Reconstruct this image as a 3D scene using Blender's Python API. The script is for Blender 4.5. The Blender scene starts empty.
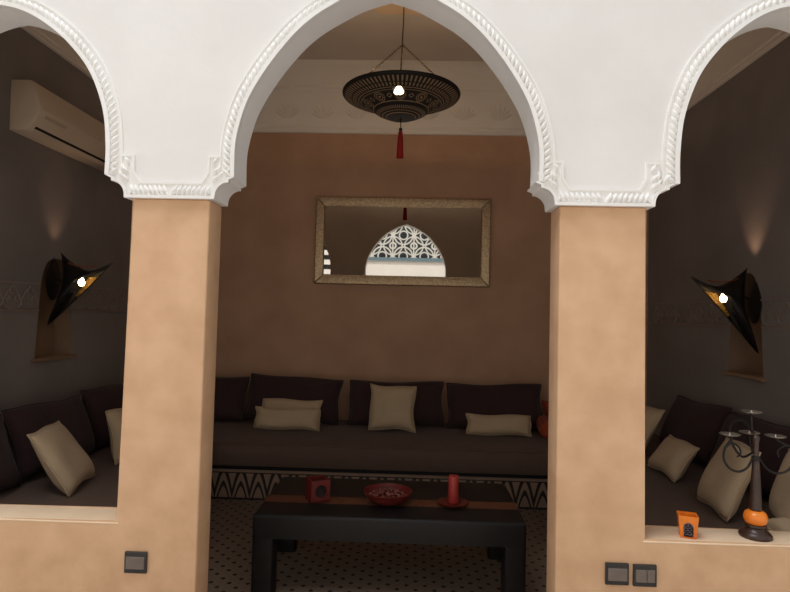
import bpy, bmesh, math, random
from mathutils import Vector, Matrix
random.seed(4)
PI = math.pi
C = bpy.context.scene.collection

# ------------------------------------------------------------------ materials
def lin(c):
    return tuple((v/255/12.92 if v/255 <= .04045 else ((v/255+.055)/1.055)**2.4) for v in c) + (1.0,)

class NB:
    """small node-building helper"""
    def __init__(s, name):
        s.m = bpy.data.materials.new(name); s.m.use_nodes = True
        s.t = s.m.node_tree; s.b = s.t.nodes['Principled BSDF']
    def n(s, typ, **kw):
        o = s.t.nodes.new(typ)
        for k, v in kw.items(): setattr(o, k, v)
        return o
    def l(s, a, b): s.t.links.new(a, b)
    def math(s, op, a, b=None, c=None, clamp=False):
        o = s.n('ShaderNodeMath', operation=op); o.use_clamp = clamp
        for i, v in enumerate((a, b, c)):
            if v is None: continue
            if isinstance(v, (int, float)): o.inputs[i].default_value = v
            else: s.l(v, o.inputs[i])
        return o.outputs[0]
    def mix(s, fac, a, b):
        o = s.n('ShaderNodeMix', data_type='RGBA')
        for sock, v in ((o.inputs[0], fac), (o.inputs[6], a), (o.inputs[7], b)):
            if isinstance(v, (int, float, tuple)): sock.default_value = v
            else: s.l(v, sock)
        return o.outputs[2]
    def obj(s):
        return s.n('ShaderNodeTexCoord').outputs['Object']
    def xyz(s):
        o = s.n('ShaderNodeSeparateXYZ'); s.l(s.obj(), o.inputs[0]); return o.outputs
    def band(s, v, lo, hi):
        return s.math('MULTIPLY', s.math('GREATER_THAN', v, lo), s.math('LESS_THAN', v, hi))

def mat(name, c1, c2=None, scale=6, rough=.7, bump=0, bscale=30, metal=0, spec=.3, emit=None, estr=0, sheen=0, detail=4):
    k = NB(name); b = k.b
    b.inputs['Roughness'].default_value = rough
    b.inputs['Metallic'].default_value = metal
    b.inputs['Specular IOR Level'].default_value = spec
    if sheen: b.inputs['Sheen Weight'].default_value = sheen
    c2 = c2 or c1
    tex = k.n('ShaderNodeTexNoise'); tex.inputs['Scale'].default_value = scale; tex.inputs['Detail'].default_value = detail
    k.l(k.obj(), tex.inputs['Vector'])
    rmp = k.n('ShaderNodeMapRange'); rmp.inputs[1].default_value = .35; rmp.inputs[2].default_value = .65
    k.l(tex.outputs['Fac'], rmp.inputs[0])
    k.l(k.mix(rmp.outputs[0], lin(c1), lin(c2)), b.inputs['Base Color'])
    if bump:
        t2 = k.n('ShaderNodeTexNoise'); t2.inputs['Scale'].default_value = bscale; t2.inputs['Detail'].default_value = 5
        k.l(k.obj(), t2.inputs['Vector'])
        bp = k.n('ShaderNodeBump'); bp.inputs['Strength'].default_value = bump; bp.inputs['Distance'].default_value = .01
        k.l(t2.outputs['Fac'], bp.inputs['Height']); k.l(bp.outputs[0], b.inputs['Normal'])
    if emit:
        b.inputs['Emission Color'].default_value = lin(emit); b.inputs['Emission Strength'].default_value = estr
    return k.m

def fabric(name, c1, c2, weave=260):
    k = NB(name); b = k.b
    b.inputs['Roughness'].default_value = .95; b.inputs['Specular IOR Level'].default_value = .08
    b.inputs['Sheen Weight'].default_value = .08
    t1 = k.n('ShaderNodeTexNoise'); t1.inputs['Scale'].default_value = 9; k.l(k.obj(), t1.inputs['Vector'])
    t2 = k.n('ShaderNodeTexNoise'); t2.inputs['Scale'].default_value = weave; k.l(k.obj(), t2.inputs['Vector'])
    f = k.math('ADD', k.math('MULTIPLY', t1.outputs['Fac'], .6), k.math('MULTIPLY', t2.outputs['Fac'], .4))
    k.l(k.mix(f, lin(c1), lin(c2)), b.inputs['Base Color'])
    t3 = k.n('ShaderNodeTexNoise'); t3.inputs['Scale'].default_value = 7; t3.inputs['Detail'].default_value = 3; k.l(k.obj(), t3.inputs['Vector'])
    h = k.math('ADD', k.math('MULTIPLY', t3.outputs['Fac'], 1.0), k.math('MULTIPLY', t2.outputs['Fac'], .12))
    bp = k.n('ShaderNodeBump'); bp.inputs['Strength'].default_value = .5; bp.inputs['Distance'].default_value = .02
    k.l(h, bp.inputs['Height']); k.l(bp.outputs[0], b.inputs['Normal'])
    return k.m

def floor_mat():
    k = NB('floor_tiles'); x, y, z = k.xyz()
    a = .105
    def cell(v, off): return k.math('SUBTRACT', k.math('FRACT', k.math('ADD', k.math('DIVIDE', v, a), off)), .5)
    def dia(o1, o2):
        s = k.math('ADD', k.math('ABSOLUTE', cell(x, o1)), k.math('ABSOLUTE', cell(y, o2)))
        return k.math('LESS_THAN', s, .16)
    d = k.math('MAXIMUM', dia(0, 0), dia(.5, .5))
    # diagonal grout lines between the cabochons
    u = k.math('ADD', cell(x, 0), cell(y, 0)); w = k.math('SUBTRACT', cell(x, 0), cell(y, 0))
    def line(q): return k.math('LESS_THAN', k.math('ABSOLUTE', k.math('SUBTRACT', k.math('FRACT', k.math('ADD', q, 4)), .5)), .02)
    g = k.math('MAXIMUM', line(u), line(w))
    tn = k.n('ShaderNodeTexNoise'); tn.inputs['Scale'].default_value = 5; k.l(k.obj(), tn.inputs['Vector'])
    base = k.mix(tn.outputs['Fac'], lin((136, 116, 100)), lin((116, 98, 84)))
    base = k.mix(k.math('MULTIPLY', g, .3), base, lin((60, 50, 42)))
    k.l(k.mix(d, base, lin((26, 20, 18))), k.b.inputs['Base Color'])
    k.b.inputs['Roughness'].default_value = .5; k.b.inputs['Specular IOR Level'].default_value = .25
    return k.m

def zigzag_mat(axis, z0, z1, p=.143):
    k = NB('arch_motif_tiles'); c = k.xyz(); h = c[axis]
    v = k.math('DIVIDE', k.math('SUBTRACT', c[2], z0), z1-z0)
    u = k.math('ABSOLUTE', k.math('SUBTRACT', k.math('FRACT', k.math('DIVIDE', h, p)), .5))
    e = k.math('SUBTRACT', 1.0, k.math('POWER', k.math('MULTIPLY', u, 2.0), 1.5))
    t = k.math('SUBTRACT', k.math('MULTIPLY', e, .95), v)          # inside the arch: t > 0
    d = k.math('MAXIMUM', k.band(t, -.38, -.03), k.band(t, .27, .47))
    d = k.math('MAXIMUM', d, k.math('LESS_THAN', v, .07))
    d = k.math('MAXIMUM', d, k.math('GREATER_THAN', v, .95))
    k.l(k.mix(d, lin((146, 120, 100)), lin((30, 20, 19))), k.b.inputs['Base Color'])
    k.b.inputs['Roughness'].default_value = .5
    return k.m

def tracery_mat():
    """dark panel with pale ring tracery, blue strip below"""
    k = NB('mosaic_tracery'); x, y, z = k.xyz(); p = .55
    def cell(v, o): return k.math('SUBTRACT', k.math('FRACT', k.math('ADD', k.math('DIVIDE', v, p), o)), .5)
    def ring(ox, oz, r, w):
        a, b = cell(x, ox), cell(z, oz)
        d = k.math('SQRT', k.math('ADD', k.math('MULTIPLY', a, a), k.math('MULTIPLY', b, b)))
        return k.math('LESS_THAN', k.math('ABSOLUTE', k.math('SUBTRACT', d, r)), w)
    g = ring(0, 0, .44, .035)
    for r in (ring(.5, .5, .44, .03), ring(0, 0, .2, .03), ring(.5, .5, .14, .04)): g = k.math('MAXIMUM', g, r)
    g = k.math('MAXIMUM', g, k.math('LESS_THAN', k.math('ABSOLUTE', cell(x, .5)), .03))
    k.l(k.mix(g, lin((30, 36, 44)), lin((215, 214, 205))), k.b.inputs['Base Color'])
    k.b.inputs['Roughness'].default_value = .4
    return k.m

def stripe_mat():
    k = NB('black_white_stripes'); x, y, z = k.xyz()
    s = k.math('GREATER_THAN', k.math('FRACT', k.math('DIVIDE', z, .25)), .5)
    k.l(k.mix(s, lin((240, 238, 230)), lin((18, 17, 16))), k.b.inputs['Base Color'])
    return k.m

def lamp_mat():
    """dark skin with pale drawn rings, fringes and medallions; polar pattern about the object's own axis"""
    k = NB('painted_lamp_skin'); x, y, z = k.xyz()
    r = k.math('SQRT', k.math('ADD', k.math('MULTIPLY', x, x), k.math('MULTIPLY', y, y)))
    a = k.math('ARCTAN2', y, x)
    def saw(n): return k.math('SUBTRACT', k.math('FRACT', k.math('MULTIPLY', a, n/(2*PI))), .5)
    strokes = k.math('LESS_THAN', k.math('ABSOLUTE', saw(80)), .20)
    g = k.math('MULTIPLY', strokes, k.math('MAXIMUM', k.band(r, .335, .365), k.band(r, .375, .425)))
    g = k.math('MAXIMUM', g, k.math('MULTIPLY', strokes, k.band(r, .155, .185)))
    for lo, hi in ((.318, .324), (.300, .305), (.205, .211), (.135, .141), (.108, .113)):
        g = k.math('MAXIMUM', g, k.band(r, lo, hi))
    # ring medallions in the middle zone
    ac = k.math('MULTIPLY', saw(10), 2*PI/10)
    dx = k.math('MULTIPLY', ac, .255); dr = k.math('SUBTRACT', r, .255)
    d = k.math('SQRT', k.math('ADD', k.math('MULTIPLY', dx, dx), k.math('MULTIPLY', dr, dr)))
    for lo, hi in ((.036, .041), (.022, .028), (.0, .010)):
        g = k.math('MAXIMUM', g, k.band(d, lo, hi))
    ac2 = k.math('MULTIPLY', k.math('SUBTRACT', k.math('FRACT', k.math('ADD', k.math('MULTIPLY', a, 10/(2*PI)), .5)), .5), 2*PI/10)
    dx2 = k.math('ABSOLUTE', k.math('MULTIPLY', ac2, .255)); dr2 = k.math('ABSOLUTE', dr)
    g = k.math('MAXIMUM', g, k.band(k.math('ADD', dx2, dr2), .014, .022))
    k.l(k.mix(g, lin((32, 27, 24)), lin((176, 150, 118))), k.b.inputs['Base Color'])
    k.b.inputs['Roughness'].default_value = .55
    return k.m

def frieze_plaster_mat():
    """carved plaster: a faint repeating floral relief"""
    k = NB('carved_plaster'); 
    t = k.n('ShaderNodeTexVoronoi'); t.feature = 'SMOOTH_F1'; t.inputs['Scale'].default_value = 9; k.l(k.obj(), t.inputs['Vector'])
    t2 = k.n('ShaderNodeTexNoise'); t2.inputs['Scale'].default_value = 14; k.l(k.obj(), t2.inputs['Vector'])
    h = k.math('ADD', t.outputs['Distance'], k.math('MULTIPLY', t2.outputs['Fac'], .5))
    bp = k.n('ShaderNodeBump'); bp.inputs['Strength'].default_value = .25; bp.inputs['Distance'].default_value = .02
    k.l(h, bp.inputs['Height']); k.l(bp.outputs[0], k.b.inputs['Normal'])
    k.b.inputs['Base Color'].default_value = lin(CORNICE); k.b.inputs['Roughness'].default_value = .8
    return k.m

CORNICE = (232, 224, 214)
M = dict(
    plaster=mat('white_plaster', (240, 238, 236), (233, 230, 228), 2.2, .75, .10, 26, spec=.2),
    trim=mat('white_carved_plaster', (246, 245, 243), (240, 238, 235), 5, .7, spec=.2),
    tan=mat('tan_tadelakt', (219, 179, 143), (206, 165, 129), 7, .55, .14, 16, spec=.25, detail=7),
    sill=mat('tadelakt_skylit_tint', (240, 214, 182), (230, 202, 170), 4.5, .45, .08, 16, spec=.3, detail=6),  # sky light painted in: paler than the tan to brighten the sill tops
    back=mat('brown_tadelakt', (194, 154, 125), (180, 141, 114), 2.3, .6, .10, 12, spec=.2, detail=6),
    side=mat('dark_brown_paint', (140, 132, 129), (130, 122, 119), 2.0, .7, .05, 20, spec=.2),
    inner=mat('greige_paint', (120, 104, 92), (112, 96, 85), 2.0, .8, spec=.15),
    niche=mat('niche_plaster', (142, 114, 90), (132, 106, 83), 4, .7),
    frieze=mat('dark_carved_plaster', (150, 134, 124), (142, 126, 117), 8, .7),
    cornice=mat('cream_plaster', CORNICE, (226, 218, 208), 3, .8, spec=.2),
    carved=frieze_plaster_mat(),
    ceiling=mat('ceiling_paint', (218, 206, 194), (212, 200, 188), 2, .85, spec=.15),
    rose=mat('ceiling_rose_plaster', (226, 196, 160), (220, 190, 154), 3, .8),
    floor=floor_mat(),
    dark_fab=fabric('aubergine_fabric', (70, 53, 53), (60, 44, 45)),
    seat_fab=fabric('brown_mattress_fabric', (108, 87, 76), (92, 73, 64)),
    cream_fab=fabric('cream_linen', (200, 177, 147), (180, 156, 127)),
    orange_fab=fabric('orange_fabric', (160, 70, 42), (140, 58, 34)),
    wood=mat('dark_table_wood', (24, 20, 19), (20, 16, 16), 14, .5, spec=.3),
    red_wood=mat('red_brown_inlay', (104, 60, 38), (86, 48, 31), 20, .45, spec=.3),
    stone=mat('pale_edge_stone', (150, 124, 104), (138, 114, 95), 10, .6),
    gap=mat('black_gap_wood', (24, 22, 23), (20, 18, 19), 10, .6),
    mirror=mat('mirror_glass', (222, 216, 208), rough=.015, metal=1),
    frame=mat('hammered_silver_frame', (205, 180, 146), (170, 145, 114), 60, .42, .35, 90, metal=.85),
    iron=mat('black_iron', (26, 23, 22), (34, 30, 28), 30, .5, spec=.4, metal=.3),
    brass=mat('pierced_brass', (216, 170, 90), (60, 40, 20), 110, .4, .4, 220, metal=.3),
    rim_glow=mat('painted_rim_glow', (168, 92, 52), (140, 74, 42), 40, .4, metal=.6),  # orange bulb glow painted as a rim colour
    bulb=mat('lit_bulb_glass', (255, 240, 210), emit=(255, 222, 168), estr=14),
    lamp=lamp_mat(),
    chain=mat('bronze_chain', (92, 74, 54), (70, 56, 42), 90, .45, metal=.6),
    tassel=mat('red_silk', (176, 40, 32), (150, 30, 26), 120, .7),
    ac=mat('cream_plastic', (220, 200, 176), (216, 196, 172), 3, .45, spec=.4),
    ac_dark=mat('dark_vent_plastic', (30, 24, 20), (36, 30, 26), 30, .7),
    ac_grey=mat('display_plastic', (200, 180, 156), rough=.5),
    switch=mat('anthracite_plastic', (46, 44, 43), (50, 47, 46), 30, .4, spec=.4),
    rocker=mat('grey_rocker_plastic', (118, 106, 98), (110, 99, 92), 40, .5),
    orange=mat('orange_glaze', (238, 134, 40), (222, 108, 28), 14, .25, spec=.5),
    orange_in=mat('orange_resin_inside', (222, 106, 40), (206, 92, 34), 30, .5),
    dkwood=mat('dark_turned_wood', (66, 44, 34), (48, 32, 26), 30, .35, spec=.5),
    disc=mat('polished_iron_dish', (205, 198, 190), (170, 162, 154), 60, .3, metal=.9),
    dark=mat('opening_shade_and_wick', (28, 20, 20), (40, 30, 30), 60, .8),  # near-black painted for shade inside openings; the wick uses it too
    grey_motif=mat('silver_filigree', (128, 116, 128), (70, 60, 68), 150, .5, metal=.4),
    red_clay=mat('red_lacquer', (104, 34, 28), (92, 29, 24), 18, .5),
    potp=mat('dried_petals', (108, 44, 36), (150, 96, 80), 60, .9),
    wax=mat('red_candle_wax', (160, 52, 46), (146, 44, 40), 10, .5, spec=.4),
    yard=mat('courtyard_white_wall', (236, 232, 224), (230, 226, 218), 2, .9),
    yard_floor=mat('courtyard_paving', (188, 180, 172), (178, 170, 162), 4, .7),
    blue=mat('blue_tile_strip', (120, 142, 150), (104, 128, 138), 30, .3),
    tracery=tracery_mat(),
    stripe=stripe_mat(),
)

# ------------------------------------------------------------------ helpers
def build(name, bm, m, parent=None, smooth=None, loc=None, kind=None):
    bmesh.ops.recalc_face_normals(bm, faces=bm.faces[:])
    me = bpy.data.meshes.new(name); bm.to_mesh(me); bm.free()
    me.materials.append(M[m] if isinstance(m, str) else m)
    if smooth is not None:
        me.shade_smooth(); me.set_sharp_from_angle(angle=math.radians(smooth))
    o = bpy.data.objects.new(name, me); C.objects.link(o)
    if parent: o.parent = parent
    if loc: o.location = loc
    if kind: o['kind'] = kind
    return o

def tag(o, label, cat, group=None):
    o['label'] = label; o['category'] = cat
    if group: o['group'] = group
    return o

def thing(name, label, cat, loc, rz=0, group=None):
    o = bpy.data.objects.new(name, None); C.objects.link(o)
    o.empty_display_size = .05
    o.location = loc; o.rotation_euler = (0, 0, rz)
    return tag(o, label, cat, group)

def clone(o, parent=None):
    c = o.copy(); C.objects.link(c)
    if parent: c.parent = parent
    for ch in list(o.children): clone(ch, c)
    return c

def box(bm, x0, x1, y0, y1, z0, z1, bev=0, seg=2):
    r = bmesh.ops.create_cube(bm, size=1)['verts']
    for v in r:
        v.co = Vector(((x0+x1)/2+v.co.x*(x1-x0), (y0+y1)/2+v.co.y*(y1-y0), (z0+z1)/2+v.co.z*(z1-z0)))
    if bev:
        es = list({e for v in r for e in v.link_edges})
        bmesh.ops.bevel(bm, geom=es, offset=bev, segments=seg, profile=.5, affect='EDGES')
    return bm

def B(*a, **k): return box(bmesh.new(), *a, **k)

def prism(bm, poly, axis, a, b):
    """poly: 2-D outline; axis 'y': (x,z) extruded in y; 'x': (y,z) in x; 'z': (x,y) in z"""
    def P(p, t):
        return {'y': (p[0], t, p[1]), 'x': (t, p[0], p[1]), 'z': (p[0], p[1], t)}[axis]
    v0 = [bm.verts.new(P(p, a)) for p in poly]; v1 = [bm.verts.new(P(p, b)) for p in poly]
    bm.faces.new(v0); bm.faces.new(v1[::-1])
    n = len(poly)
    for i in range(n): bm.faces.new((v0[i], v0[(i+1) % n], v1[(i+1) % n], v1[i]))
    return bm

def lathe(bm, prof, seg=32, c=(0, 0, 0)):
    rings = []
    for r, z in prof:
        if r < 1e-5: rings.append([bm.verts.new((c[0], c[1], c[2]+z))])
        else: rings.append([bm.verts.new((c[0]+r*math.cos(2*PI*i/seg), c[1]+r*math.sin(2*PI*i/seg), c[2]+z)) for i in range(seg)])
    for A, D in zip(rings, rings[1:]):
        for i in range(seg):
            j = (i+1) % seg
            if len(A) == 1 and len(D) == 1: continue
            if len(A) == 1: bm.faces.new((A[0], D[j], D[i]))
            elif len(D) == 1: bm.faces.new((A[i], A[j], D[0]))
            else: bm.faces.new((A[i], A[j], D[j], D[i]))
    return bm

def tube(bm, pts, r, seg=8, cap=True):
    pts = [Vector(p) for p in pts]; n = len(pts)
    rs = r if isinstance(r, (list, tuple)) else [r]*n
    tans = [(pts[min(i+1, n-1)]-pts[max(i-1, 0)]).normalized() for i in range(n)]
    up = Vector((0, 0, 1)) if abs(tans[0].z) < .9 else Vector((1, 0, 0))
    nrm = tans[0].cross(up).normalized(); rings = []
    for i in range(n):
        nrm = (nrm - tans[i]*nrm.dot(tans[i])).normalized(); bi = tans[i].cross(nrm)
        rings.append([bm.verts.new(pts[i]+(nrm*math.cos(2*PI*k/seg)+bi*math.sin(2*PI*k/seg))*rs[i]) for k in range(seg)])
    for A, D in zip(rings, rings[1:]):
        for k in range(seg): bm.faces.new((A[k], A[(k+1) % seg], D[(k+1) % seg], D[k]))
    if cap: bm.faces.new(rings[0][::-1]); bm.faces.new(rings[-1])
    return bm

def catmull(pts, sub=6):
    out = []; P = [Vector(p) for p in pts]
    for i in range(len(P)-1):
        p0, p1, p2, p3 = P[max(i-1, 0)], P[i], P[i+1], P[min(i+2, len(P)-1)]
        for k in range(sub):
            t = k/sub
            out.append(.5*((2*p1)+(p2-p0)*t+(2*p0-5*p1+4*p2-p3)*t*t+(3*p1-p0-3*p2+p3)*t**3))
    out.append(P[-1]); return out

# ------------------------------------------------------------------ room dimensions (metres)
XL, XR, YB, ZCEIL = -2.60, 2.34, 3.467, 4.07
# the arcade is drawn on a module of 1 and built on a module of K, standing on the floor at z = 0
K, KZ = 1.172, -.2666
ZF = -KZ/K
T, ZC, ZS = .138, 1.935, .7816
TB, ZSB = T*K, ZS*K+KZ
DY = -.353
def arcade(bm):
    for v in bm.verts: v.co = (v.co.x*K, v.co.y*K, v.co.z*K+KZ)
    return bm
PIERS = [(-2.50, -2.01), (-1.016, -.733), (.509, .812), (1.775, 2.30)]
ARCHES = [(-1.515, .405, .405, 'l'), (-.106, .537, .537, 'c'), (1.301, .384, .384, 's')]
PROF_C = [(.540, 2.016), (.540, 2.13), (.523, 2.22), (.496, 2.30), (.452, 2.38), (.397, 2.46), (.330, 2.54), (.262, 2.60), (.182, 2.65), (.095, 2.695), (0, 2.725)]
PROF_S = [(.540, 2.016), (.540, 2.13), (.518, 2.26), (.450, 2.395), (.350, 2.495), (.250, 2.563), (.155, 2.609), (.072, 2.634), (0, 2.645)]

def arch_curve(c, hl, hr, kind):
    pr = PROF_C if kind == 'c' else PROF_S
    if kind == 'l': pr = [(p, z if z < 2.14 else 2.13+(z-2.13)*.966) for p, z in pr]
    half = [(v.x/.540, v.y) for v in catmull([(a, b, 0) for a, b in pr], 6)]
    return [(c-a*hl, b) for a, b in half] + [(c+a*hr, b) for a, b in half[-2::-1]]

def cap_side(x, s):
    """capital profile, from the bottom edge outwards; s=+1 on a pier's right side"""
    out = [(x+s*.021, ZC), (x+s*.022, ZC+.010)]
    for i in range(1, 9):
        th = PI/2*i/8
        out.append((x+s*(.070-.048*math.cos(th)), ZC+.010+.050*math.sin(th)))
    out += [(x+s*.070, ZC+.070), (x+s*.090, ZC+.079)]
    return out

# front arcade, upper part: one smooth white plaster wall with three arches
poly = [(PIERS[0][0], 3.85), (PIERS[0][0], ZC)]
for i in range(4):
    if i > 0: poly += cap_side(PIERS[i][0], -1)[::-1]
    if i < 3:
        poly += cap_side(PIERS[i][1], 1)
        poly += arch_curve(*ARCHES[i])
poly += [(PIERS[3][1], ZC), (PIERS[3][1], 3.85)]
clean = [poly[0]]
for p in poly[1:]:
    if math.dist(p, clean[-1]) > 1e-4: clean.append(p)
bm = prism(bmesh.new(), clean, 'y', 0, T)
build('wall_front', arcade(bm), 'plaster', smooth=35, kind='structure')

# lower front wall: tan pillars and parapets, as L-shaped plastered pieces with soft edges
def rounded_L(pts, name):
    bm = prism(bmesh.new(), pts, 'y', .001, T-.001)
    es = [e for e in bm.edges if abs(e.verts[0].co.y-e.verts[1].co.y) < 1e-6 or abs(e.verts[0].co.z-e.verts[1].co.z) < 1e-6]
    es = [e for e in bm.edges]
    bmesh.ops.bevel(bm, geom=es, offset=.007, segments=3, profile=.5, affect='EDGES')
    return build(name, arcade(bm), 'tan', smooth=50, kind='structure')
f = .035
def fillet(cx, cz, r, a0, a1, n=6):
    return [(cx+r*math.cos(math.radians(a0+(a1-a0)*i/n)), cz+r*math.sin(math.radians(a0+(a1-a0)*i/n))) for i in range(n+1)]
a, b = PIERS[1]
rounded_L([(-2.49, ZF), (b-.010, ZF), (b, ZC), (a, ZC)] + [(a-.007, ZS), (-2.49, ZS)], 'wall_front.left')
a, b = PIERS[2]
rounded_L([(a+.006, ZF), (2.29, ZF), (2.29, ZS), (b-.002, ZS), (b, ZC), (a, ZC)], 'wall_front.right')
bpy.data.objects['wall_front.left'].name = 'wall_front_left'
bpy.data.objects['wall_front.right'].name = 'wall_front_right'
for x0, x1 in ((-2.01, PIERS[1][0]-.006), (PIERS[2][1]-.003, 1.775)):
    build('trim_sill', arcade(B(x0, x1, -.0005, T+.0005, ZS-.008, ZS+.0015, .0045, 3)), 'sill', smooth=50, kind='structure')  # thin slab added over the sill top to carry the painted sky light
for nm, x0, x1 in (('trim_1', PIERS[0][0], PIERS[0][1]), ('trim_2', PIERS[3][0], PIERS[3][1])):
    build(nm, arcade(B(x0, x1, .002, T-.002, ZS-.02, ZC+.002)), 'tan', kind='structure')

# ---- carved plaster band round the arches
def leaf(bm, p, d, side, L, W, Hh):
    """half-ellipsoid curled leaf, base at p pointing along d (2-D in XZ), raised towards -y"""
    n2 = (-d[1]*side, d[0]*side); NS, NT = 6, 5; rows = []
    for i in range(NS+1):
        s = i/NS; w = W*math.sin(PI*(.08+.86*s))**.8*(1-.25*s)/2; hh = Hh*math.sin(PI*(.1+.85*s))
        bend = .22*L*(s*s)
        cx = p[0]+d[0]*L*s+n2[0]*bend; cz = p[1]+d[1]*L*s+n2[1]*bend
        row = []
        for j in range(NT+1):
            t = -1+2*j/NT
            row.append(bm.verts.new((cx+n2[0]*w*t, YL-hh*math.sqrt(max(0, 1-t*t)), cz+n2[1]*w*t)))
        rows.append(row)
    for A, D in zip(rows, rows[1:]):
        for j in range(NT): bm.faces.new((A[j], A[j+1], D[j+1], D[j]))
BW = .054; Y0 = -.008; YL = -.003
def offset_path(path, d):
    out = []
    for i, p in enumerate(path):
        a = path[max(i-1, 0)]; b = path[min(i+1, len(path)-1)]
        tx, tz = b[0]-a[0], b[1]-a[1]; L = math.hypot(tx, tz)
        out.append((p[0]-tz/L*d, p[1]+tx/L*d))
    return out
def strip(bm, A, D, y0, y1):
    n = len(A); q = []
    for a, d in zip(A, D):
        q.append([bm.verts.new((a[0], y1, a[1])), bm.verts.new((a[0], y0, a[1])), bm.verts.new((d[0], y0, d[1])), bm.verts.new((d[0], y1, d[1]))])
    for i in range(n-1):
        for k in range(4): bm.faces.new((q[i][k], q[i][(k+1) % 4], q[i+1][(k+1) % 4], q[i+1][k]))
    bm.faces.new(q[0]); bm.faces.new(q[-1][::-1])
def resample(path, step):
    L = [0]
    for a, b in zip(path, path[1:]): L.append(L[-1]+math.dist(a, b))
    n = max(2, round(L[-1]/step)); out = []
    for i in range(n):
        s = L[-1]*(i+.5)/n
        k = max(j for j in range(len(L)) if L[j] <= s); k = min(k, len(path)-2)
        t = (s-L[k])/(L[k+1]-L[k]); a, b = path[k], path[k+1]
        d = ((b[0]-a[0])/(L[k+1]-L[k]), (b[1]-a[1])/(L[k+1]-L[k]))
        out.append(((a[0]+(b[0]-a[0])*t, a[1]+(b[1]-a[1])*t), d))
    return out
tn = 3
for ar in ARCHES:
    # the path runs left to right over the top; offset positive = outwards
    path = [p for p in arch_curve(*ar)]
    bm = bmesh.new()
    strip(bm, path, offset_path(path, BW), -.004, .002)
    strip(bm, path, offset_path(path, .015), -.017, 0)          # inner bead
    strip(bm, offset_path(path, BW-.004), offset_path(path, BW+.003), -.008, .002)   # outer bead
    half = len(path)//2
    for seg, flip in ((path[:half+1], 1), (path[half:][::-1], -1)):
        for (p, d) in resample(seg, .0225):
            n = (-d[1]*flip, d[0]*flip)
            base = (p[0]+n[0]*.012-d[0]*.010, p[1]+n[1]*.012-d[1]*.010)
            a = math.radians(58); dd = (d[0]*math.cos(a)+n[0]*math.sin(a), d[1]*math.cos(a)+n[1]*math.sin(a))
            leaf(bm, base, dd, -flip, .043, .0205, .016)
    build('trim_%d' % tn, arcade(bm), 'trim', smooth=40, kind='structure'); tn += 1
for (a, b) in PIERS[1:3]:
    bm = bmesh.new(); x0, x1 = a-.021, b+.021
    box(bm, x0+.03, x1-.03, -.0045, .002, ZC+.001, ZC+.056)
    box(bm, x0, x1, -.017, .001, ZC, ZC+.011)
    box(bm, a+.032, b-.032, -.009, .001, ZC+.053, ZC+.059)
    for s, x in ((-1, a), (1, b)):
        pr = cap_side(x, s) + [(x+s*.090, ZC+.081), (x+s*.036, ZC+.083), (x+s*.036, ZC+.155), (x-s*.007, ZC+.155), (x-s*.007, ZC+.098), (x-s*.033, ZC+.054)]
        prism(bm, pr, 'y', -.005, .0015)
        edge = [(x+s*.036, ZC+.157), (x-s*.009, ZC+.157), (x-s*.009, ZC+.098), (x-s*.035, ZC+.057)]
        inn = [(x+s*.036, ZC+.149), (x-s*.001, ZC+.149), (x-s*.001, ZC+.095), (x-s*.029, ZC+.050)]
        strip(bm, edge, inn, -.010, .001)
        rim = cap_side(x, s); strip(bm, rim, [(q[0]-s*.010, q[1]+.004) for q in rim], -.016, 0)
        for q, ang in (((.014, .088), 65), ((.034, .090), 100), ((.056, .088), 62), ((.012, .060), 62), ((.030, .068), 75), ((.012, .118), 80)):
            th = math.radians(ang)
            leaf(bm, (x+s*q[0], ZC+q[1]), (s*math.cos(th), math.sin(th)), -s, .036, .019, .015)
        m_ = (a+b)/2
        for k in range(8):
            t = (k+.3)/8
            th = math.radians(50)
            leaf(bm, (m_+s*(b-a-.01)/2*t, ZC+.012), (s*math.cos(th), math.sin(th)), s, .042, .0195, .016)
    build('trim_%d' % tn, arcade(bm), 'trim', smooth=40, kind='structure'); tn += 1

# ------------------------------------------------------------------ room shell
build('floor', B(-2.95, 2.72, 0, 3.66, -.12, 0), 'floor', kind='structure')
build('ceiling', B(-2.95, 2.72, TB, 3.66, ZCEIL, 4.24), 'ceiling', kind='structure')
build('wall_back', B(-2.8, 2.55, YB, 3.65, 0, ZCEIL), 'back', kind='structure')

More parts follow.
